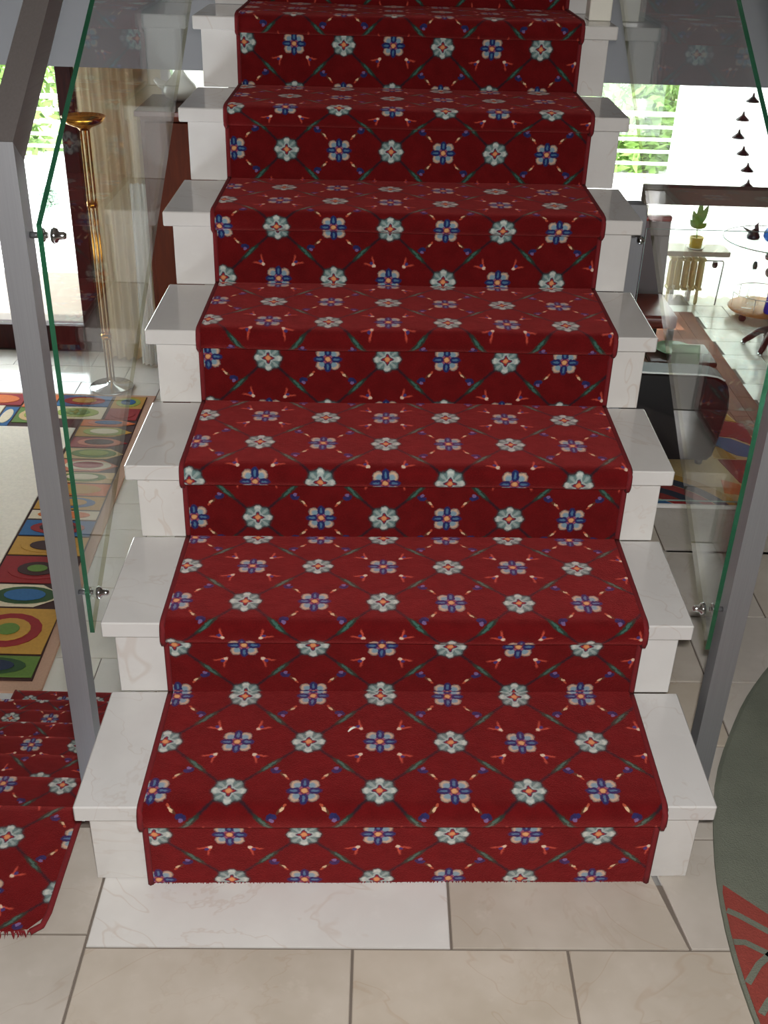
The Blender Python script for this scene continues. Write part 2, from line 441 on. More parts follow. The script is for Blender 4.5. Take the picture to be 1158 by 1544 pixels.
# brown parquet strip in the lower right room
k = 0
for i in range(11):
    x0 = 1.26+i*.106
    y = 3.1+(i % 3)*.3
    while y < 6.85:
        y1 = min(y+.92, 6.88); MB().prism([(x0+.001, y+.001), (x0+.105, y+.001), (x0+.105, y1-.001), (x0+.001, y1-.001)], LOW-.006, LOW+.004, 0, None, .001).build('plank', PARQ, low); y = y1

# slab of the upper floor (its face is the pale band across the top)
struct(MB().box(-4, 5, SLABY, FARR, SLABZ, ZUP-.01).build('ceiling', SLABM))
struct(MB().box(-4.2, 5.2, -4.2, FARR+.2, 4.2, 4.35).build('ceiling_upper', HALLW)).name = 'ceiling.001'
def wall(name, x0, x1, y0, y1, z0, z1, mat=WHITE): return struct(MB().box(x0, x1, y0, y1, z0, z1).build(name, mat))
wall('wall_left', -4.2, -4, -4.2, FARL+.1, LOW-.2, 4.2, HALLW)
wall('wall_right', 5, 5.2, -4.2, FARR+.15, LOW-.2, 4.2, HALLW)
# wall behind the camera
wb = MB(); wb.box(-4, 5, -4.2, -4, -.2, 4.2)
struct(wb.build('wall_back', HALLW))
# far walls of the lower level: left part at FARL, right part at FARR
wl = MB(); wl.box(-4, -3.95, FARL, FARL+.12, LOW-.2, SLABZ).box(-1.97, -1.40, FARL, FARL+.12, LOW-.2, SLABZ).box(-1.40, -.5, FARL, FARL+.12, LOW-.2, -.2).box(-.5, .52, FARL, FARL+.12, LOW-.2, SLABZ)
wl.box(.4, .52, FARL+.12, FARR+.12, LOW-.2, SLABZ)
struct(wl.build('wall_far', CREAMW)).name = 'wall_front'
wr = MB(); wr.box(.4, 1.25, FARR, FARR+.12, LOW-.2, SLABZ).box(3.7, 5, FARR, FARR+.12, LOW-.2, SLABZ).box(1.25, 3.7, FARR, FARR+.12, LOW-.2, LOW+.06)
struct(wr.build('wall_front.001', WHITE))
wall('wall_front.002', -4.2, 5.2, FARR+.0, FARR+.15, ZUP, 4.2, HALLW)
struct(MB().box(-1.97, -1.4, FARL-.012, FARL, LOW, LOW+.08).build('baseboard_left', MARBLE))
# glazed door, left
door = struct(MB().box(-2.055, -1.955, FARL-.06, FARL+.05, LOW, SLABZ, .004).build('door_1', DARKWOOD))
MB().box(-3.95, -2.0551, FARL-.055, FARL+.045, LOW, -1.185, .004).build('bottom_rail', DARKWOOD, door)
MB().box(-3.95, -2.0551, FARL-.055, FARL+.045, SLABZ-.09, SLABZ, .004).build('top_rail', DARKWOOD, door)
MB().box(-3.95, -2.056, FARL-.012, FARL-.004, -1.184, SLABZ-.091).build('pane', WINGLASS, door)
# small window behind the cabinet
w1 = MB(); w1.box(-1.42, -1.37, FARL-.01, FARL+.06, -.2, SLABZ, .003).box(-.53, -.48, FARL-.01, FARL+.06, -.2, SLABZ, .003).box(-1.37, -.53, FARL-.01, FARL+.06, -.25, -.2, .003)
w1 = struct(w1.build('window_1', WHITE)); MB().box(-1.37, -.53, FARL+.02, FARL+.028, -.2, SLABZ).build('pane', WINGLASS, w1)
# wide window, right
w2 = MB(); w2.box(1.25, 1.31, FARR-.02, FARR+.07, LOW+.06, SLABZ, .003).box(3.64, 3.7, FARR-.02, FARR+.07, LOW+.06, SLABZ, .003).box(1.31, 3.64, FARR-.02, FARR+.07, LOW+.06, LOW+.12, .003)
w2 = struct(w2.build('window_2', WHITE)); MB().box(1.31, 3.64, FARR+.03, FARR+.038, LOW+.12, SLABZ).build('pane', WINGLASS, w2)
# ------------------------------------------------------------------ staircase going up
stairs = thing('staircase', (0, 0, 0), 'cream marble staircase climbing away from the tiled hall floor', 'staircase')
for k in range(1, NST+1):
    y0 = (k-1)*RUN; zb = 0 if k == 1 else top(k-1)
    MB().box(-WR, WR, y0, y0+.02, zb+.0005, top(k)-.032, .0012, 0, skew).build('riser', MARBLE, stairs)
    MB().box(-W, W, y0-OV, (y0+RUN-.0005 if k < NST else 2.2), top(k)-.032, top(k), .0022, 0, skew).build('tread', MARBLE, stairs)
core = [(.03, -.2)]
for k in range(1, NST+1): core += [((k-1)*RUN+.021, (0 if k == 1 else top(k-1))-.033), ((k-1)*RUN+.021, top(k)-.033)]
core += [(2.25, top(NST)-.033), (2.25, top(NST)-.42), (.55, -.2)]
MB().extr_x(core, -WR+.06, WR-.06, 0, skew).build('stringer', CONCRETE, stairs)

# ------------------------------------------------------------------ carpet runners
def ribbon(name, prof, x0, x1, ucen, us, mat, parent=None, fn=None, nx=24, th=.009, wob=0.):
    """prof: list of (y, z, v, seg) running along the carpet; quads between neighbours of the same seg"""
    vs, fs, uv = [], [], []
    n = len(prof)
    xs = [x0+(x1-x0)*i/nx for i in range(nx+1)]
    # outward normals for the underside
    for x in xs:
        for (y, z, v, s) in prof: vs.append((x, y, z))
    def idx(i, j): return i*n+j
    for j in range(n-1):
        if prof[j][3] != prof[j+1][3]: continue
        for i in range(nx):
            fs.append((idx(i, j), idx(i+1, j), idx(i+1, j+1), idx(i, j+1)))
            uv.append([((xs[a]-ucen)/us, prof[b][2]) for a, b in ((i, j), (i+1, j), (i+1, j+1), (i, j+1))])
    if wob:
        vs = [(x, y+wob*noise.noise((x*5, y*3, z*3)), z+wob*noise.noise((x*4+9, y*4, z*4))) for x, y, z in vs]
    if fn: vs = [fn(p) for p in vs]
    me = bpy.data.meshes.new(name); me.from_pydata(vs, [], fs); me.materials.append(mat)
    ul = me.uv_layers.new(name='UVMap'); li = 0
    for q in uv:
        for c in q: ul.data[li].uv = c; li += 1
    for p in me.polygons: p.use_smooth = True
    me.update()
    o = bpy.data.objects.new(name, me); COL.objects.link(o)
    if parent: o.parent = parent
    return o

CX0, CX1, UC, US = -.421, .441, -.032, .125
# measured pattern phase along each tread (arc length, row) and riser (height, row)
TR = {1: [(.0422, -.5), (.1112, 0), (.2281, 1), (.3529, 2)], 2: [(.0338, -.85), (.0681, -.5), (.14, 0), (.2561, 1), (.3593, 2)], 3: [(.0401, -1), (.1721, 0), (.2911, 1)],
      4: [(.0443, -1.5), (.1256, -1), (.2421, 0), (.3657, 1)], 5: [(.0394, -2), (.0932, -1.5), (.1616, -1), (.2841, 0)], 6: [(.0326, -1.5), (.0755, -1), (.2176, 0), (.3369, 1)], 7: [(.0405, -.5), (.10, 0)], 8: [(.1, 0)], 9: [(.1, 0)]}
RI = {1: [(.009, 0), (.117, 1)], 2: [(.006, 0), (.116, 1)], 3: [(.053, 0), (.113, .5)], 4: [(.049, -.5), (.11, 0)], 5: [(.021, -1), (.082, -.5), (.137, 0)], 6: [(.079, 0)], 7: [(.053, .5), (.111, 1)], 8: [(.085, 0)], 9: [(.05, 0)]}
def phase(tab, a):
    if len(tab) == 1 or a <= tab[0][0]: return tab[0][1]+(a-tab[0][0])/.1165
    for (a0, v0), (a1, v1) in zip(tab, tab[1:]):
        if a <= a1: return v0+(v1-v0)*(a-a0)/(a1-a0)
    return tab[-1][1]+(a-tab[-1][0])/.1165
prof = []; edge = []
for k in range(1, NST+1):
    y0 = (k-1)*RUN; zb = 0 if k == 1 else top(k-1); zt = top(k)
    for z in ([zb+.0005 if k == 1 else zb+.010]+[zb+.02*i for i in range(1, 7)]+[zt-.036]):
        prof.append((y0-.011, z, phase(RI[k], z-zb), 2*k)); edge.append((y0-.011, z))
    pts = [(y0-.012, zt-.0365), (y0-.028, zt-.0355), (y0-.0345, zt-.031), (y0-.037, zt-.023), (y0-.037, zt-.011), (y0-.035, zt-.001), (y0-.0305, zt+.0055), (y0-.0225, zt+.0095), (y0-.012, zt+.0105)]
    yend = y0+RUN-.011 if k < NST else y0+RUN+.08
    pts += [(y0+.03*i, zt+.010) for i in range(1, 9)]+[(yend, zt+.010)]
    L = [0.]
    for a, b in zip(pts, pts[1:]): L.append(L[-1]+math.hypot(b[0]-a[0], b[1]-a[1]))
    for p, l in zip(pts, L): prof.append((p[0], p[1], phase(TR[k], l+.366-(L[-1]-(yend-(y0+RUN-.011)))), 2*k+1)); edge.append(p)
runner = thing('carpet_runner', (0, -.011, 0), 'red floral carpet runner laid up the marble staircase', 'carpet')
o = ribbon('carpet', prof, CX0, CX1, UC, US, CARPET, None, skew, 24, wob=.0022); o.parent = runner; o.matrix_parent_inverse = runner.matrix_basis.inverted()
for xx in (CX0, CX1):
    MB().tube([skew((xx, y, z-.002)) for y, z in edge], .0055, 6).build('binding', BIND, runner)
# frayed bottom edge
fr = MB()
for i in range(150):
    x = CX0+(CX1-CX0)*(i+random.random())/150
    y = -.012+SK*x; fr.add([(x-.002, y, .004), (x+.002, y, .004), (x+random.uniform(-.002, .002), y-random.uniform(.0005, .0025), .0008)], [(0, 1, 2)])
stuff(fr.build('fringe', BIND, runner, False))
rel(tag(MB().tube([(-.089, .148, .2005), (-.084, .152, .2035), (-.079, .156, .2035), (-.074, .160, .2005)], [.0014, .0022, .0022, .0012], 6).build('lint_thread', CERAMIC),
    'tiny white thread lying on the lowest red carpet tread', 'thread'), (-.08, .165, .2))

# ------------------------------------------------------------------ lower flight going down, left
NL = 8; YL, RL = .12, .2507
dn = thing('staircase', (-1.03, .12, LOW), 'marble staircase going down at the left, under narrow red carpet', 'staircase')
for k in range(0, NL):
    yn = YL+k*RL; z = -k*H
    if k: MB().box(-1.55, -.575, yn-RL+.004, yn+.014, z-.03, z, .002).build('tread', MARBLE, dn)
    else: MB().box(-1.55, -.575, yn-.001, yn+.014, -.03, -.0005, .001).build('tread', MARBLE, dn)
    MB().box(-1.53, -.59, yn-.016, yn+.004, z-H+.001, z-.031, .001).build('riser', MARBLE, dn)
core = [(YL-.02, -.26)]
core = [(YL-.017, -.23), (YL-.017, -.035)]
core = []
for k in range(1, NL): core += [(YL+(k-1)*RL+.006, -k*H-.031), (YL+k*RL-.018, -k*H-.031)]
core += [(YL+(NL-1)*RL-.018, LOW+.001), (YL+2*RL, LOW+.001), (YL+.006, -H-.3)]
MB().extr_x(core, -1.5, -.62).build('stringer', CONCRETE, dn)
prof = []; edge = []
vy = lambda s: (s-.2)/.119
s_ = 0.; last = None
def addp(y, z, seg):
    global s_, last
    if last: s_ += math.hypot(y-last[0], z-last[1])
    last = (y, z); prof.append((y, z, vy(s_), seg)); edge.append((y, z))
YC0 = -.137
for y in (YC0, -.08, -.02, .04, .09): addp(y, .010, 0)
for k in range(NL):
    yn = YL+k*RL+.012; z = -k*H
    for p in ((yn-.006, z+.010), (yn+.008, z+.0085), (yn+.014, z+.002), (yn+.015, z-.02), (yn+.010, z-.036)): addp(*p, 0)
    zb = z-H
    if k < NL-1:
        for p in ((yn+.006, z-.06), (yn+.006, zb+.014), (yn+.012, zb+.010), (yn+.08, zb+.010), (yn+.16, zb+.010)): addp(*p, 0)
    else:
        for p in ((yn+.006, z-.06), (yn+.006, zb+.003)): addp(*p, 0)
X0, X1 = -1.386, -.577
run2 = thing('carpet_runner', (-1.0, YC0, 0), 'red floral carpet runner descending the left staircase, frayed front end', 'carpet')
# the landing part narrows into rounded front corners
o = ribbon('carpet', prof, X0, X1, -.694, .125, CARPET, None, None, 32, wob=.0015)
for vtx in o.data.vertices:
    if vtx.co.y < YC0+.02 and vtx.co.z > 0:
        d = min(vtx.co.x-X0, X1-vtx.co.x)
        if d < .04: vtx.co.y += .035*(1-d/.04)**2
o.parent = run2; o.matrix_parent_inverse = run2.matrix_basis.inverted()
MB().tube([(X1-.02, YC0+.001, .008), (X1-.004, YC0+.014, .008), (X1, YC0+.04, .008)]+[(X1, y, z-.002) for y, z in edge[2:]], .0055, 6).build('binding', BIND, run2)
MB().tube([(X0+.02, YC0+.001, .008), (X0+.004, YC0+.014, .008), (X0, YC0+.04, .008)]+[(X0, y, z-.002) for y, z in edge[2:]], .0055, 6).build('binding', BIND, run2)
fr = MB()
for i in range(300):
    x = random.uniform(X0+.01, X1-.015); l = random.uniform(.002, .010)*(1+1.2*max(0, noise.noise((x*14, 3, 0)))); dx = random.uniform(-.008, .008); wd = .0022
    fr.add([(x-wd, YC0+.003, .0095), (x+wd, YC0+.003, .0095), (x+dx+wd*.4, YC0-l*.6, .006), (x+dx, YC0-l, .0015)], [(0, 1, 2), (0, 2, 3)])
stuff(fr.build('fringe', BIND, run2, False))

# ------------------------------------------------------------------ glass balustrades
def bolt(name, x, y, z, side, parent, x_post):
    b = MB(); d = -side                                # points towards the stair
    b.lathe([(.005, 0), (.005, abs(x_post-x)-.001)], (min(x, x_post)+.0005, y, z), 10, axis='x')
    c = MB()
    pr = [(.0, .0), (.0105, .0003), (.012, .003), (.0105, .008), (.006, .010), (.006, .017), (.004, .021), (.0, .022)]
    xo = x+d*.0055
    c.lathe([(r_, h*d) for r_, h in pr], (xo, y, z), 16, axis='x')
    c.lathe([(.0, 0), (.010, .0005), (.011, .003), (.008, .006), (0, .0065)] if d < 0 else [(.0, 0), (.010, -.0005), (.011, -.003), (.008, -.006), (0, -.0065)], (x-d*.0055, y, z), 16, axis='x')
    r = b.build('bolt', CHROME, parent); c.build('bolt_cap', CHROME, r); return r
def slanted_panel(x, ya, yb, lo, hi, th=.008):
    """glass sheet in the plane x, lo(y)..hi(y): faces slot 0, cut edges slot 1"""
    m = MB(); P = [(ya, lo(ya)), (yb, lo(yb)), (yb, hi(yb)), (ya, hi(ya))]
    vs = [(x-th/2, y, z) for y, z in P]+[(x+th/2, y, z) for y, z in P]
    m.add(vs, [(0, 1, 2, 3), (7, 6, 5, 4)], 0); m.add(vs, [(i, (i+1) % 4, 4+(i+1) % 4, 4+i) for i in range(1, 4)], 1); m.add(vs, [(0, 1, 5, 4)], 2)
    return m
def stair_balustrade(side, label, yg, yp, zp0, ztop, xg=.545, xi=.572, xo=.611):
    t = thing('glass_balustrade', (side*(xi+xo)/2, yp, zp0), label, 'balustrade')
    xa, xb = sorted((side*xi, side*xo)); D = .039; yb = 2.26
    sl = .60
    # post with mitred top, rail running up parallel to the stair
    zt = lambda y: ztop+sl*(y-(yp-D/2))
    m = MB(); y0, y1 = yp-D/2, yp+D/2
    vs = [(x, y, z) for x in (xa, xb) for y, z in ((y0, zp0), (y1, zp0), (y1, ztop-.034), (y0, ztop))]
    m.add(vs, [(0, 1, 2, 3), (4, 7, 6, 5), (0, 4, 5, 1), (1, 5, 6, 2), (2, 6, 7, 3), (3, 7, 4, 0)])
    m.build('post', STEEL, t)
    m = MB(); hr = .045
    vs = [(x, y, z) for x in (xa, xb) for y, z in ((y0, ztop+.0005), (y1+.0005, ztop-.033), (yb, zt(yb)-hr), (yb, zt(yb)))]
    m.add(vs, [(0, 1, 2, 3), (4, 7, 6, 5), (0, 4, 5, 1), (1, 5, 6, 2), (2, 6, 7, 3), (3, 7, 4, 0)])
    m.build('handrail', RAILM, t)
    lo = lambda y: .345+.612*(y-yg); hi = lambda y: 1.068+.575*(y-yg)
    g = slanted_panel(side*xg, yg, 2.2, lo, hi).build('glass_panel', [GLASS, GLASSEDGE, LOWEDGE], t)
    for zz in (1.042, .405): bolt('bolt', side*xg, yp, zz, side, t, side*xi)
    return t
stair_balustrade(-1, 'glass balustrade with steel post left of the upward stairs', .228, .266, -.155, 1.178)
stair_balustrade(1, 'glass balustrade with steel post right of the stairs, by the round rug', .222, .262, .0005, 1.178)
# balustrade along the edge of the landing, right
t = thing('glass_balustrade', (1.7, 1.33, 0), 'horizontal glass balustrade along the right landing edge', 'balustrade')
MB().box(.585, 3.6, 1.335, 1.373, .848, .888, .001).build('handrail', plain('matt_grey_brown_metal', '7f756d', .55, .25), t)
for xx in (.550, 3.0): MB().box(xx+.0, xx+.047, 1.33, 1.372, .0045, .847, .001).build('post', STEEL, t)
m = MB(); P = [(.60, .03), (2.98, .03), (2.98, .79), (.60, .79)]
vs = [(x, 1.340-.014, z) for x, z in P]+[(x, 1.340-.006, z) for x, z in P]
m.add(vs, [(0, 1, 2, 3), (7, 6, 5, 4)], 0); m.add(vs, [(i, (i+1) % 4, 4+(i+1) % 4, 4+i) for i in range(4)], 1); m.build('glass_panel', [GLASS, CLEARRIM], t)
for zz in (.762, .18): MB().lathe([(0, 0), (.010, -.0005), (.011, -.006), (.006, -.012), (0, -.013)], (.588, 1.3295, zz), 14, axis='y').build('bolt', CHROME, t)

# small planter on the seventh tread
t = thing('planter', (.505, 1.80, top(7)), 'small white square planter at the right end of an upper tread', 'planter')
MB().box(.476, .534, 1.77, 1.828, top(7)+.0005, top(7)+.064, .002).build('pot', CERAMIC, t)
m = MB()
for i in range(22):
    a = random.uniform(0, 2*PI); e = random.uniform(.3, 1.3); l = random.uniform(.02, .04); p = Vector((.505+.015*math.cos(a), 1.80+.015*math.sin(a), top(7)+.063))
    d = Vector((math.cos(a)*math.cos(e)*.5, math.sin(a)*math.cos(e)*.5, math.sin(e)))*l; sd = Vector((-math.sin(a), math.cos(a), 0))*.006
    m.add([p, p+d*.6+sd, p+d, p+d*.6-sd], [(0, 1, 2, 3)])
stuff(m.build('foliage', LEATHER, t, False))

# ------------------------------------------------------------------ rugs
PAL = {k: plain('rug_'+k, v, .95, 0, .18, 80) for k, v in dict(red='8e1a1c', orange='cf6b2c', ochre='b98a35', green='5d7a2f', dkgreen='2c4a22', blue='2c5f8c', navy='1d2740', tan='cfae7a', cream='dccdae', brown='3a1a14', lime='93a042', salmon='c9755a').items()}
def oval(c, rx, ry, n=18, rot=0): return [(c[0]+rx*math.cos(2*PI*i/n)*math.cos(rot)-ry*math.sin(2*PI*i/n)*math.sin(rot), c[1]+rx*math.cos(2*PI*i/n)*math.sin(rot)+ry*math.sin(2*PI*i/n)*math.cos(rot)) for i in range(n)]
def flat(poly, z, mat, parent, name='motif', th=.003): return MB().prism(poly, z, z+th, 0, None, .0008).build(name, mat, parent)
RZ = LOW+.016
rug = thing('rug', (-2.2, 3.5, LOW), 'beige rug with a multicoloured geometric border on the lower left floor', 'rug')
MB().prism([(-3.5, 2.085), (-1.40, 2.085), (-1.368, 2.11), (-1.44, 5.0), (-3.5, 5.0)], LOW+.0005, LOW+.010, 0, None, .004).build('pile_margin', RUGEDGE, rug)
MB().prism([(-3.4, 2.155), (-1.42, 2.155), (-1.487, 4.965), (-3.4, 4.965)], LOW+.010, RZ-.002, 0, None, .002).build('border', PAL['brown'], rug)
MB().prism([(-3.3, 2.62), (-1.81, 2.62), (-1.82, 4.49), (-3.3, 4.49)], RZ-.002, RZ+.004, 0, None, .002).build('centre_field', RUGBASE, rug)
def band(y0, y1, x0, x1, mat, rings, cut=0):
    g = .008; X1_ = x1-(y0-2.16)*.0235; x0 += g; X1_ -= g
    P = [(x0, y0+g), (X1_, y0+g), (X1_, y1-g), (x0, y1-g)]
    if cut > 0: P = [(x0, y0+g), (X1_-cut, y0+g), (X1_, (y0+y1)/2), (X1_-cut, y1-g), (x0, y1-g)]
    if cut < 0: P = [(x0, y0+g), (X1_, y0+g), (X1_+cut, y1-g), (x0, y1-g)]
    o = flat(P, RZ-.002, PAL[mat], rug); c = ((x0+X1_)/2, (y0+y1)/2); rx, ry = (X1_-x0)/2*.78, (y1-y0)/2*.72
    for i, cn in enumerate(rings): s = 1-.33*i; flat(oval(c, rx*s, ry*s), RZ-.002+.003*(i+1), PAL[cn], o, 'inset', .0025)
    return o
L_ = [(2.165, 2.32, 'green', ['dkgreen', 'navy'], 0), (2.32, 2.66, 'ochre', ['red', 'ochre', 'green'], 0), (2.66, 2.85, 'cream', ['dkgreen', 'blue'], .12), (2.85, 3.09, 'red', ['red', 'brown', 'green'], -.08),
      (3.09, 3.27, 'ochre', ['ochre', 'brown'], 0), (3.27, 3.43, 'blue', ['red', 'brown'], 0), (3.43, 3.53, 'cream', ['orange'], 0), (3.53, 3.68, 'ochre', ['blue', 'ochre'], 0), (3.68, 3.82, 'orange', ['ochre'], 0),
      (3.82, 3.95, 'tan', ['green', 'cream'], 0), (3.95, 4.10, 'salmon', ['cream', 'red'], .1), (4.10, 4.24, 'tan', ['green', 'lime'], .08), (4.24, 4.38, 'red', ['salmon', 'brown'], .12), (4.38, 4.52, 'ochre', ['lime', 'cream'], .1), (4.52, 4.62, 'orange', ['salmon', 'blue'], .09)]
for a, b, m_, rg, ct in L_:
    xl = -1.81
    band(a, b, xl, -1.42-(.14 if ct > 0 else 0) + (.14 if ct > 0 else 0), m_, rg, ct)
for (xa, xb), ya, yb, m_, rg in (((-1.68, -1.49), 4.62, 4.78, 'red', ['red']), ((-1.68, -1.49), 4.78, 4.955, 'ochre', ['lime', 'blue']), ((-2.02, -1.70), 4.80, 4.955, 'blue', ['red', 'ochre']), ((-2.02, -1.70), 4.62, 4.79, 'cream', ['lime', 'green']),
                              ((-2.22, -2.03), 4.55, 4.76, 'green', ['tan', 'lime']), ((-2.22, -2.03), 4.77, 4.955, 'orange', ['salmon']), ((-2.31, -2.23), 4.50, 4.76, 'blue', ['cream']), ((-2.55, -2.32), 4.50, 4.78, 'cream', ['tan', 'green']), ((-2.55, -2.23), 4.79, 4.955, 'red', ['orange']), ((-2.9, -2.56), 4.5, 4.78, 'red', ['tan', 'green']), ((-2.9, -2.56), 4.79, 4.955, 'ochre', ['orange'])):
    o = flat([(xa, ya), (xb, ya), (xb, yb), (xa, yb)], RZ-.002, PAL[m_], rug)
    for i, cn in enumerate(rg): s = 1-.4*i; flat(oval(((xa+xb)/2, (ya+yb)/2), (xb-xa)/2*.8*s, (yb-ya)/2*.75*s), RZ+.001+.003*i, PAL[cn], o, 'inset', .0025)

# colourful rug, lower right
rug2 = thing('rug', (1.8, 4.2, LOW), 'multicoloured rug under the dark armchair on brown parquet', 'rug')
z2 = LOW+.0045
MB().prism([(1.3, 3.55), (2.17, 3.55), (2.25, 4.6), (2.18, 4.96), (1.3, 4.96)], z2, z2+.010, 0, None, .003).build('base', PAL['tan'], rug2)
def arc(c, r0, r1, a0, a1, n=16): return [(c[0]+r1*math.cos(a0+(a1-a0)*i/n), c[1]+r1*math.sin(a0+(a1-a0)*i/n)) for i in range(n+1)]+[(c[0]+r0*math.cos(a1-(a1-a0)*i/n), c[1]+r0*math.sin(a1-(a1-a0)*i/n)) for i in range(n+1)]
def strip_arc(c, r0, r1, a0, a1, mat, n=18):
    m = MB(); vs = []
    for i in range(n+1):
        t_ = a0+(a1-a0)*i/n
        for r_ in (r0, r1):
            for z in (z2+.008, z2+.013): vs.append((c[0]+r_*math.cos(t_), c[1]+r_*math.sin(t_), z))
    fs = []
    for i in range(n):
        a = 4*i; b = a+4; fs += [(a+1, a+3, b+3, b+1), (a, b, b+2, a+2), (a, a+1, b+1, b), (a+2, b+2, b+3, a+3)]
    m.add(vs, fs+[(0, 2, 3, 1), (4*n, 4*n+1, 4*n+3, 4*n+2)]); return m.build('motif', PAL[mat], rug2)
for r_, cn in ((.62, 'ochre'), (.56, 'navy'), (.49, 'red'), (.43, 'navy'), (.37, 'red'), (.30, 'blue')): strip_arc((1.35, 3.55), r_-.06, r_, 0.02, PI/2-.02, cn)
for P, cn in (([(2.0, 4.02), (2.19, 4.0), (2.20, 4.3), (1.95, 4.3)], 'red'), ([(1.95, 4.5), (2.08, 4.36), (2.21, 4.32), (2.22, 4.46), (2.1, 4.58), (1.98, 4.62)], 'blue'),
              ([(2.0, 4.62), (2.12, 4.6), (2.235, 4.48), (2.235, 4.8), (2.02, 4.86)], 'red'), ([(2.04, 4.88), (2.2, 4.82), (2.16, 4.95), (2.05, 4.95)], 'ochre'), ([(1.93, 4.32), (2.06, 4.32), (2.0, 4.48), (1.93, 4.5)], 'ochre'), ([(1.88, 3.9), (2.0, 3.86), (1.99, 4.0), (1.9, 4.05)], 'orange')):
    flat(P, z2+.009, PAL[cn], rug2, 'motif', .005)
for r_, cn in ((.16, 'tan'), (.12, 'brown'), (.085, 'salmon'), (.05, 'brown')): strip_arc((2.06, 3.80), r_-.03, r_, 0, 2*PI, cn, 26)

# round rug, right foreground
RC, RR = (1.825, -.2), 1.275
rr3 = thing('rug', (RC[0], RC[1], 0), 'round sage green rug with a striped red segment on the hall floor', 'rug')
poly = []
for i in range(160):
    t_ = 2*PI*i/160; q = RR+.006*noise.noise((math.cos(t_)*6, math.sin(t_)*6, 1)); poly.append((RC[0]+q*math.cos(t_), RC[1]+q*math.sin(t_)))
MB().prism(poly, .0005, .013, 0, None, .006).build('pile', ROUNDG, rr3)
def clip_round(P, rad=RR-.0045):
    out = []
    for x, y in P:
        d = Vector((x-RC[0], y-RC[1])); 
        if d.length > rad: d = d.normalized()*rad
        out.append((RC[0]+d.x, RC[1]+d.y))
    return out
# brick red segment crossed by sage stripes like leaf veins
red_ = [(.5705, -.014), (.636, -.080), (.76, -.19), (.90, -.33), (.97, -.46), (.5865, -.46)]+[(RC[0]+(RR-.0045)*math.cos(PI-.0-a_), RC[1]+(RR-.0045)*math.sin(PI-a_)) for a_ in (-.17, -.13, -.09, -.05, -.01, .03, .07, .11, .135)]
MB().prism(red_, .0132, .0150, 0, None, 0).build('red_segment', ROUNDR, rr3)
for P in ([(.5625, -.0685), (.580, -.079), (.620, -.110), (.70, -.18), (.80, -.28)], [(.5565, -.1322), (.575, -.133), (.604, -.152), (.66, -.21), (.74, -.30)],
          [(.5575, -.2095), (.585, -.1755), (.61, -.155)], [(.563, -.264), (.580, -.243), (.64, -.19)], [(.585, -.325), (.62, -.29), (.69, -.24)]):
    Lf, Rt = [], []
    for q, (x, y) in enumerate(P):
        a, b = P[max(q-1, 0)], P[min(q+1, len(P)-1)]; d = Vector((b[0]-a[0], b[1]-a[1])).normalized()*.0055
        Lf.append((x-d.y, y+d.x)); Rt.append((x+d.y, y-d.x))
    MB().prism(Lf+Rt[::-1], .0145, .0162, 0, None, 0).build('stripe', ROUNDG, rr3)

# ------------------------------------------------------------------ lower left room
t = thing('floor_lamp', (-1.76, 5.12, LOW), 'brass uplighter floor lamp with slim rods before the beige curtain', 'lamp')
lc = (-1.745, 5.12)
MB().lathe([(0, .0005), (.135, .001), (.14, .012), (.13, .022), (.03, .032), (.02, .05), (0, .05)], (lc[0], lc[1], LOW+.0005), 28).build('base', CHROME, t)
m = MB()
for i in range(4):
    a = i*PI/2+.4; m.tube([(lc[0]+.02*math.cos(a), lc[1]+.02*math.sin(a), LOW+.045), (lc[0]+.022*math.cos(a), lc[1]+.022*math.sin(a), .25)], .006, 8)
m.build('rod', BRASS, t)
for zz in (-1.02, -.2): MB().lathe([(.0, 0), (.032, 0), (.032, .03), (0, .03)], (lc[0], lc[1], zz), 16).build('collar', BRASS, t)
MB().lathe([(0, .235), (.03, .236), (.04, .25), (.10, .275), (.125, .31), (.122, .312), (.09, .288), (.02, .27), (0, .268)], (lc[0], lc[1], 0), 28).build('dish', BRASS, t)

def curtain(name, x0, x1, y, z0, z1, mat, label, folds, amp, shape=None):
    m = MB(); n = folds*10; nzr = 14; vs = []
    for i in range(n+1):
        s = i/n
        for j in range(nzr+1):
            q = j/nzr; z = z0+(z1-z0)*q; x = x0+(x1-x0)*s
            if shape: x = shape(x, q)
            yy = y+amp*math.sin(2*PI*folds*s+.5*math.sin(3*s*PI))*(1-.25*q)+.01*math.sin(9*s+4*q)
            vs.append((x, yy, z))
    fs = [(i*(nzr+1)+j, (i+1)*(nzr+1)+j, (i+1)*(nzr+1)+j+1, i*(nzr+1)+j+1) for i in range(n) for j in range(nzr)]
    m.add(vs, fs, 0, True); o = m.build(name, mat, None, False); tag(o, label, 'curtain'); return rel(o, ((x0+x1)/2, y, z0))
curtain('curtain', -1.90, -1.55, 5.62, LOW+.004, SLABZ-.003, CURT, 'long beige curtain hanging beside the dark wooden glazed door', 6, .028)
curtain('curtain', -1.38, -.6, FARL+.2, LOW+.9, SLABZ-.003, SHEER, 'added white sheet standing in for glare in the small window behind the cabinet', 6, .03)  # added white sheet outside the pane, stands in for the overexposed view
curtain('curtain', -1.60, -1.50, 5.50, LOW+.01, -.15, SHEER, 'narrow white drape hanging between beige curtain and cabinet', 3, .02, lambda x, q: x-.02*(1-q))

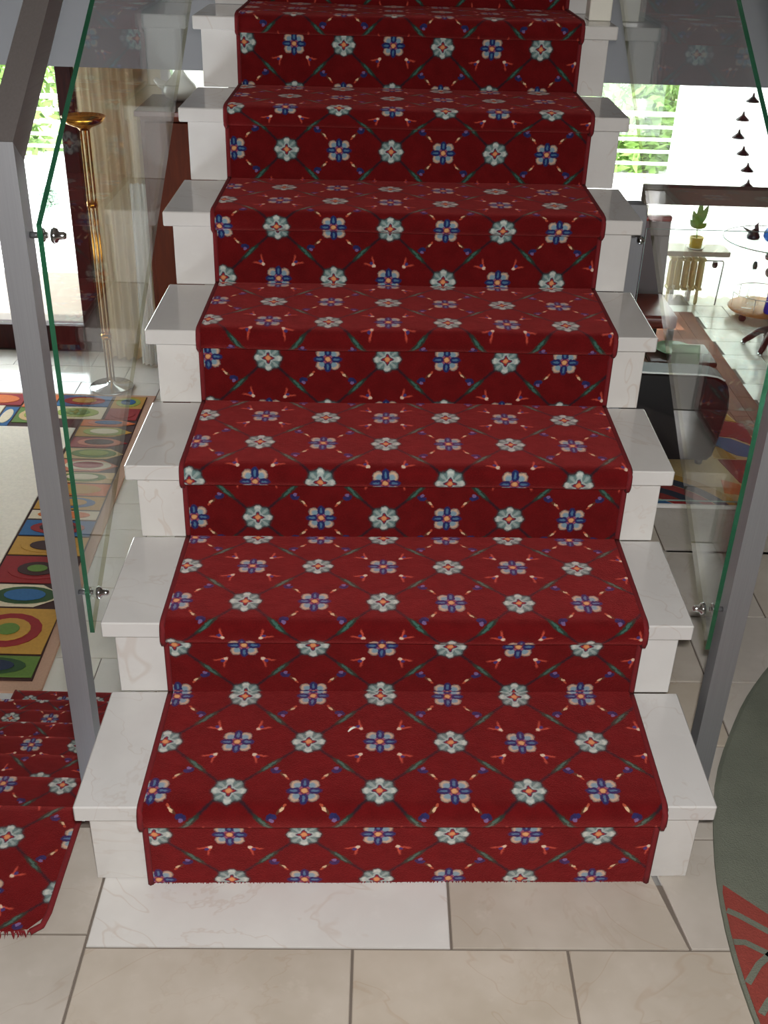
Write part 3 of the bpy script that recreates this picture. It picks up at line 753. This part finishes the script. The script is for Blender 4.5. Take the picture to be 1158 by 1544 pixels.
cab = thing('cabinet', (-.95, 5.1, LOW), 'orange-brown wooden cabinet standing beside the stairs on the lower floor', 'cabinet')
MB().box(-1.37, -.55, 4.86, 5.34, LOW+.0005, .37, .004).build('body', CABWOOD, cab)
MB().box(-1.395, -.53, 4.83, 5.37, .3705, .40, .004).build('top', CABTOP, cab)
for xa in (-1.345, -.957): 
    d = MB().box(xa, xa+.385, 4.842, 4.8595, LOW+.1, .34, .003).build('door', CABWOOD, cab)
    MB().lathe([(0, 0), (.012, -.001), (.014, -.012), (0, -.018)], (xa+(.35 if xa < -1 else .035), 4.8415, -.4), 12, axis='y').build('knob', BRASS, d)
v_ = (-1.20, 5.2, .4005)
t = thing('vase', v_, 'white ceramic spouted vase on the wooden cabinet', 'vase')
MB().lathe([(0, 0), (.05, .0), (.085, .02), (.098, .05), (.085, .085), (.05, .12), (.026, .155), (.02, .2), (.026, .235), (.02, .236), (.0, .2)], v_, 24).build('body', CERAMIC, t)
MB().tube([(v_[0]-.07, v_[1], v_[2]+.06), (v_[0]-.11, v_[1], v_[2]+.085), (v_[0]-.14, v_[1], v_[2]+.11)], [.035, .024, .012], 12).build('spout', CERAMIC, t)

# ------------------------------------------------------------------ lower right room
curtain('curtain', 2.16, 3.6, 7.28, LOW+.01, SLABZ-.003, SHEER, 'white sheer curtain across the right window', 12, .035)
sh = thing('wall_shelf', (2.46, 7.1, -.9), 'stone shelf above the cream radiator', 'shelf')
MB().box(2.14, 2.68, 6.98, 7.2, -.945, -.905, .003).build('slab', STONE, sh)
for xx in (2.3, 2.44): MB().box(xx, xx+.03, 7.14, 7.2, LOW+.003, -.9455, .002).build('support', WHITE, sh)
pt = (2.42, 7.07, -.9045)
t = thing('potted_plant', pt, 'small leafy plant in a yellow pot on the stone shelf', 'plant')
MB().lathe([(0, 0), (.055, 0), (.07, .012), (.066, .016), (.05, .006), (0, .006)], pt, 20).build('saucer', CERAMIC, t)
MB().lathe([(0, .0065), (.045, .0065), (.055, .09), (.049, .092), (.046, .08), (0, .08)], pt, 20).build('pot', POTM, t)
m = MB(); m.tube([(pt[0], pt[1], pt[2]+.08), (pt[0]-.01, pt[1], pt[2]+.16), (pt[0]-.005, pt[1], pt[2]+.22)], .004, 6); m.build('stem', LEAFM, t)
for a, l, el in ((0.2, .20, 1.25), (2.6, .15, 1.2), (4.2, .14, 1.0), (1.3, .22, 1.4), (5.4, .1, .7), (3.4, .11, .8)):
    p = Vector((pt[0]-.006, pt[1], pt[2]+.15)); d = Vector((math.cos(a)*math.cos(el), math.sin(a)*math.cos(el), math.sin(el))); sd = d.cross(Vector((0, 1, .1))).normalized()
    ws = (0, .018, .026, .018, 0); m = MB(); vs = []
    for i, ww in enumerate(ws): q = p+d*l*i/4; vs += [q-sd*ww, q+sd*ww+Vector((0, .004, 0))]
    m.add(vs, [(2*i, 2*i+1, 2*i+3, 2*i+2) for i in range(4)]); m.build('leaf', LEAFM, t, False)
rd = thing('radiator', (2.41, 7.08, LOW), 'cream column radiator beneath the stone shelf', 'radiator')
for i in range(5):
    x = 2.265+i*.058; m = MB()
    for yy in (7.05, 7.105): m.tube([(x, yy, -1.235), (x, yy, -1.19), (x, yy, -1.03), (x, yy, -.99)], [.012, .02, .02, .012], 8)
    m.box(x-.024, x+.024, 7.03, 7.125, -1.0, -.975, .008); m.box(x-.024, x+.024, 7.03, 7.125, -1.235, -1.212, .008)
    m.build('column', RADM, rd)
for x in (2.265, 2.497): MB().lathe([(.010, 0), (.016, .02), (.012, .125)], (x, 7.078, LOW+.0005), 10).build('foot', RADM, rd)
vv = MB(); vv.tube([(2.53, 7.07, -1.0), (2.60, 7.07, -1.0), (2.655, 7.07, -1.0), (2.665, 7.07, -1.01), (2.667, 7.07, -1.03), (2.655, 7.07, LOW+.001)], .006, 8).build('pipe', STEEL, rd)
MB().lathe([(0, 0), (.02, .0), (.022, -.03), (.014, -.045), (0, -.046)], (2.60, 7.07, -1.01), 14).build('valve', BLACK, rd)

# glass serving cart
ct = (2.93, 6.82)
cart = thing('serving_cart', (ct[0], ct[1], LOW), 'round glass serving cart with wooden base before the sheer curtain', 'cart')
MB().lathe([(0, 0), (.235, 0), (.245, .012), (.235, .026), (0, .026)], (ct[0], ct[1], LOW+.062), 32).build('base', CORK, cart)
for a in (.5, 2.2, 3.7, 5.3): MB().lathe([(0, 0), (.022, .0), (.03, .02), (.02, .055), (0, .061)], (ct[0]+.18*math.cos(a), ct[1]+.18*math.sin(a), LOW+.0005), 10).build('caster', LEATHER, cart)
m = MB(); m.tube([(ct[0]+.225*math.cos(2*PI*i/32), ct[1]+.225*math.sin(2*PI*i/32), LOW+.2) for i in range(32)], .004, 6, close=True)
for i in range(6): a = i*PI/3; m.tube([(ct[0]+.225*math.cos(a), ct[1]+.225*math.sin(a), LOW+.085), (ct[0]+.225*math.cos(a), ct[1]+.225*math.sin(a), LOW+.2)], .003, 6)
m.build('gallery_rail', CHROME, cart)
TT = -.755
g = MB().lathe([(0, 0), (.39, 0), (.39, .008), (0, .008)], (ct[0]+.02, ct[1], TT), 40, sm=False).build('glass_top', WINGLASS, cart)
MB().tube([(ct[0]+.02+.391*math.cos(2*PI*i/40), ct[1]+.391*math.sin(2*PI*i/40), TT+.004) for i in range(40)], .0042, 6, close=True).build('rim', GLASSEDGE, cart)
MB().lathe([(.05, 0), (.05, TT-.001-(LOW+.0885))], (ct[0]-.05, ct[1]+.05, LOW+.0885), 20).build('column', WINGLASS, cart)
p0 = (2.77, 6.82, TT+.0085)
t = thing('sculpture', p0, 'small black figurine on the glass cart top', 'figurine')
MB().lathe([(0, 0), (.045, .0), (.05, .02), (.035, .05), (.015, .07), (0, .08)], p0, 14).build('body', BLACK, t)
MB().tube([(p0[0]+.02, p0[1], p0[2]+.05), (p0[0]+.01, p0[1], p0[2]+.1), (p0[0]+.025, p0[1], p0[2]+.13)], [.02, .014, .004], 8).build('head', BLACK, t)
MB().tube([(p0[0]-.03, p0[1], p0[2]+.05), (p0[0]-.09, p0[1]-.01, p0[2]+.085)], [.014, .004], 8).build('wing', BLACK, t)
p0 = (2.90, 6.78, TT+.0085)
t = thing('bowl', p0, 'domed blue glass bowl with an amber stick on the cart', 'bowl')
MB().lathe([(0, .0), (.05, .0), (.068, .03), (.065, .07), (.035, .11), (.012, .125), (0, .126)], p0, 24).build('dome', SKYG, t)
MB().tube([(p0[0], p0[1], p0[2]+.124), (p0[0]+.005, p0[1], p0[2]+.33)], .006, 8).build('stick', plain('amber', 'c77a45', .3), t)
p0 = (2.87, 6.66, TT+.0085)
rel(tag(MB().lathe([(0, 0), (.02, 0), (.034, .014), (.036, .03), (.028, .05), (0, .06)], p0, 18).build('ornament', CHROME), 'chrome ball ornament in front of the blue bowl', 'ornament'), p0)
p0 = (2.815, 6.78, LOW+.0885)
t = thing('bottle', p0, 'clear glass bottle standing on the wooden cart base', 'bottle')
MB().lathe([(0, 0), (.045, 0), (.047, .02), (.045, .16), (.02, .2), (.014, .3), (.018, .305), (.012, .306), (.01, .2), (.04, .16), (.04, .02), (0, .01)], p0, 20).build('body', WINGLASS, t)
MB().lathe([(0, .306), (.016, .306), (.02, .33), (.012, .36), (0, .365)], p0, 14).build('stopper', BLACK, t)
p0 = (2.955, 6.66, LOW+.0885)
rel(tag(MB().lathe([(0, 0), (.045, 0), (.05, .02), (.04, .15), (.022, .28), (.018, .36), (.026, .38), (.02, .381), (.014, .36), (0, .3)], p0, 22).build('vase', BLUEG), 'tall cobalt blue glass vase on the cart base', 'vase'), p0)

# hanging mobile of black cones
mb = thing('mobile', (2.62, 6.9, SLABZ), 'hanging string of small black cones in front of the white curtain', 'mobile')
cones = [(2.60, .23), (2.552, .103), (2.545, -.021), (2.60, -.137), (2.655, -.254), (2.68, -.374)]
MB().tube([(2.62, 6.9, SLABZ-.001)]+[(x, 6.9, z+.03) for x, z in cones], .0016, 5).build('string', BLACK, mb)
for x, z in cones: MB().lathe([(0, -.016), (.048, -.016), (.046, -.008), (.012, .02), (.005, .045), (0, .046)], (x, 6.9, z), 18).build('cone', BLACK, mb)

# dining chair seen side on
dc = thing('dining_chair', (1.66, 5.6, LOW+.004), 'maroon leather dining chair on the parquet, beyond the stair glass', 'chair')
zf = LOW+.0045
def leg(x, y, h, parent, mat=BLACK): return MB().box(x-.02, x+.02, y-.02, y+.02, zf, zf+h, .003).build('leg', mat, parent)
for x in (1.45, 1.86):
    for y in (5.40, 5.82): leg(x, y, .40, dc)
MB().box(1.42, 1.89, 5.37, 5.85, zf+.4005, zf+.49, .02).build('seat', DARKRED, dc)
m = MB(); m.extr_x([(5.81, zf+.46), (5.86, zf+.46), (5.93, zf+.96), (5.895, zf+.97)], 1.43, 1.885); 
m.build('backrest', LEATHER, dc)
MB().box(1.425, 1.89, 5.885, 5.945, zf+.962, zf+1.0, .012).build('top_rail', DARKRED, dc)
for x in (1.432, 1.868): MB().tube([(x+.008, 5.875, zf+.40), (x+.008, 5.945, zf+.965)], .014, 8).build('back_post', BLACK, dc)

# dark leather armchair, seen from behind
ac = thing('armchair', (1.44, 4.6, LOW+.02), 'dark maroon leather armchair with rounded back, seen from behind', 'armchair')
za = LOW+.0205
m = MB(); prof_ = [(.93, za+.03), (1.855, za+.03), (1.88, za+.06), (1.90, za+.20), (1.915, za+.36), (1.905, za+.44), (1.885, za+.50), (1.855, za+.54), (1.81, za+.562), (1.74, za+.572), (1.4, za+.578), (1.05, za+.572), (.98, za+.55), (.93, za+.50), (.90, za+.36), (.90, za+.08)]
n = len(prof_); vs = []
for yy, ins in ((4.20, .03), (4.225, .0), (4.36, .0), (4.39, .025)):
    for x, z in prof_: vs.append((1.43+(x-1.43)*(1-ins*1.2), yy+(z-za)*-.06, za+.29+(z-za-.29)*(1-ins*1.6)))
fs = [(k*n+i, k*n+(i+1) % n, (k+1)*n+(i+1) % n, (k+1)*n+i) for k in range(3) for i in range(n)]+[tuple(range(n)), tuple(range(3*n, 4*n))]
m.add(vs, fs, 0, False); m.build('backrest', BLACKLEATHER, ac)
MB().tube([(1.43+(x-1.43)*1.0, 4.195-.06*(z-za)+.01, z+.002) for x, z in prof_[7:13]], .005, 6).build('seam_highlight', plain('grey_highlight', 'b9b3ad', .4), ac)  # pale tube paints the highlight along the top seam of the back
for xa in (.90, 1.74): MB().box(xa, xa+.16, 4.40, 4.95, za+.03, za+.40, .05).build('arm', LEATHER, ac)
MB().box(1.07, 1.735, 4.40, 4.96, za+.03, za+.22, .02).build('seat_base', BLACKLEATHER, ac)
MB().box(1.075, 1.73, 4.405, 4.98, za+.2205, za+.33, .04).build('seat_cushion', LEATHER, ac)
for x in (.98, 1.82):
    for y in (4.25, 4.85): MB().lathe([(0, 0), (.02, 0), (.025, .034), (0, .034)], (x, y, za-.003), 10).build('leg', BLACK, ac)
def cushion(name, c, sx, sy, sz, rot, mat, label):
    m = MB(); N = 12; vs = []; fs = []
    for s in (1, -1):
        for i in range(N+1):
            for j in range(N+1):
                a, b = -1+2*i/N, -1+2*j/N; hgt = s*sz*((1-a**4)*(1-b**4))**.6
                pin = 1-.06*(a*a+b*b)*.5; vs.append((a*sx*pin, hgt, b*sy*pin))
    o_ = (N+1)**2
    for s in (0, 1):
        for i in range(N):
            for j in range(N):
                q = s*o_+i*(N+1)+j; fs.append((q, q+N+1, q+N+2, q+1) if s else (q, q+1, q+N+2, q+N+1))
    m.add(vs, fs, 0, True); o = m.build(name, mat, None); o.location = c; o.rotation_euler = rot; tag(o, label, 'cushion'); return o
cushion('cushion', (1.735, 4.56, za+.500), .085, .095, .04, (-.25, 0, 0), plain('pale_green_cloth', 'a3c49a', .9), 'pale green cushion propped on the arm of the dark armchair')
# low leather ottoman beyond the armchair, with a pale green dish
st = thing('ottoman', (1.86, 5.22, LOW), 'low orange-brown leather ottoman beyond the armchair on parquet', 'ottoman')
MB().box(1.66, 2.06, 4.99, 5.30, zf+.03, zf+.30, .02).build('body', plain('tan_leather', '9a5a30', .5, 0, .2, 14), st)
MB().box(1.65, 2.07, 4.98, 5.31, zf+.3005, zf+.335, .012).build('lid', CABTOP, st)
for x in (1.70, 2.02):
    for y in (5.03, 5.26): MB().lathe([(0, 0), (.018, 0), (.022, .029), (0, .029)], (x, y, zf), 10).build('foot', BLACK, st)
p0 = (1.83, 5.15, zf+.3355)
rel(tag(MB().lathe([(0, 0), (.05, 0), (.09, .012), (.125, .03), (.12, .032), (.085, .017), (0, .008)], p0, 26).build('dish', plain('pale_green_glaze', '8fbf93', .2)), 'pale green dish on the low leather ottoman', 'dish'), p0)

# dark carved chair cut by the right edge
bc = thing('swivel_stool', (2.83, 6.15, LOW), 'dark wooden stool with chrome fittings at the right edge', 'stool')
MB().lathe([(.03, .08), (.035, .2), (.022, .3), (.022, .52), (0, .52)], (2.83, 6.15, LOW), 14).build('column', DARKWOOD, bc)
for i in range(5):
    a = i*2*PI/5+2.75; d = Vector((math.cos(a), math.sin(a), 0)); b0 = Vector((2.83, 6.15, LOW))
    lg = MB().tube([b0+d*.02+Vector((0, 0, .14)), b0+d*.10+Vector((0, 0, .12)), b0+d*.17+Vector((0, 0, .05)), b0+d*.20+Vector((0, 0, .022))], [.03, .026, .022, .018], 8).build('leg', LEATHER, bc)
    MB().lathe([(0, 0), (.018, .001), (.02, .012), (.012, .022), (0, .022)], tuple(b0+d*.20), 10).build('ferrule', CHROME, lg)
MB().lathe([(.04, 0), (.045, .02), (.04, .05), (0, .05)], (2.83, 6.15, LOW+.28), 14).build('collar', CHROME, bc)
MB().lathe([(0, .5205), (.12, .5205), (.145, .535), (.15, .56), (.13, .59), (.08, .60), (0, .60)], (2.83, 6.15, LOW), 24).build('seat', DARKWOOD, bc)

# ------------------------------------------------------------------ terrace and garden
struct(MB().box(-12, 13, FARL+.13, 12.2, LOW-.25, LOW-.06).build('terrace_floor', OUTW)).name = 'floor.002'
fn_ = thing('railing', (0, 11, LOW-.06), 'white terrace railing of horizontal bars before the hedge', 'railing')
for i in range(7): z = -1.36+i*.128; MB().box(-9, 10, 10.98, 11.02, z-.014, z+.014 if i < 6 else z+.03, 0).build('bar', OUTW, fn_)
for i in range(11): x = -9+i*1.9; MB().box(x-.025, x+.025, 11.021, 11.06, LOW-.059, -.56, 0).build('post', OUTW, fn_)
MB().box(-9, 10, 10.9, 11.1, LOW-.0595, LOW+.0, 0).build('kerb', OUTW, fn_).name = 'kerb'
def shrub(c, R, hgt, n, label, mat=HEDGE, ls=.09, group=None):
    t = thing('shrub', c, label, 'shrub', group); m = MB()
    for i in range(n):
        a = random.uniform(0, 2*PI); zq = random.random(); rad = R*math.sqrt(random.random())*(.55+.45*math.sin(PI*min(1, zq*1.05+.08)))*(1+.25*noise.noise((a*2, zq*3, c[0])))
        p = Vector((c[0]+rad*math.cos(a), c[1]+rad*math.sin(a)*.8, c[2]+.05+hgt*zq))
        d = Vector((random.gauss(0, 1), random.gauss(0, 1), random.gauss(0, .7))).normalized(); s = d.cross(Vector((random.gauss(0, 1), random.gauss(0, 1), random.gauss(0, 1)))).normalized()
        l = ls*random.uniform(.6, 1.3)
        m.add([p-d*l, p+s*l*.4, p+d*l, p-s*l*.4], [(0, 1, 2, 3)])
    stuff(m.build('foliage', mat, t, False))
    MB().tube([(c[0], c[1], c[2]), (c[0], c[1], c[2]+hgt*.7)], R*.05, 6).build('stem', mat, t)
    return t
for i, x in enumerate((-7.2, -5.9, -4.6, -3.3, -2.0, 1.6, 2.9, 4.2, 5.5)):
    shrub((x, 12.15+.15*(i % 2), LOW-.3), .66, 2.3+.3*(i % 3), 2000, ('tall hedge shrub behind the white railing, seen through the left door' if x < 0 else 'tall hedge shrub behind the white railing, seen through the right window'), group='left hedge shrubs' if x < 0 else 'right hedge shrubs')
for i, x in enumerate((-8.0, -6.6, -5.2, -3.8, -2.4, 1.0, 2.4, 3.8, 5.2, 6.6)):
    shrub((x, 13.9, LOW-.3), .69, 2.9+.3*(i % 2), 2000, 'taller garden shrub behind the hedge row, seen through the left door' if x < 0 else 'taller garden shrub behind the hedge row, seen through the right window', ls=.12, group='left garden shrubs' if x < 0 else 'right garden shrubs')
struct(MB().box(-20, 20, 12.2, 30, LOW-.4, LOW-.3).build('lawn', plain('grass', '6f9440', .9, 0, .3, 3))).name = 'floor.003'
shrub((-3.33, 9.5, LOW-.06), .13, .18, 400, 'small round grey-green shrub out on the white terrace', plain('grey_leaf', 'a9bdae', .7, 0, .2, 20), .03)
bpy.context.view_layer.update()
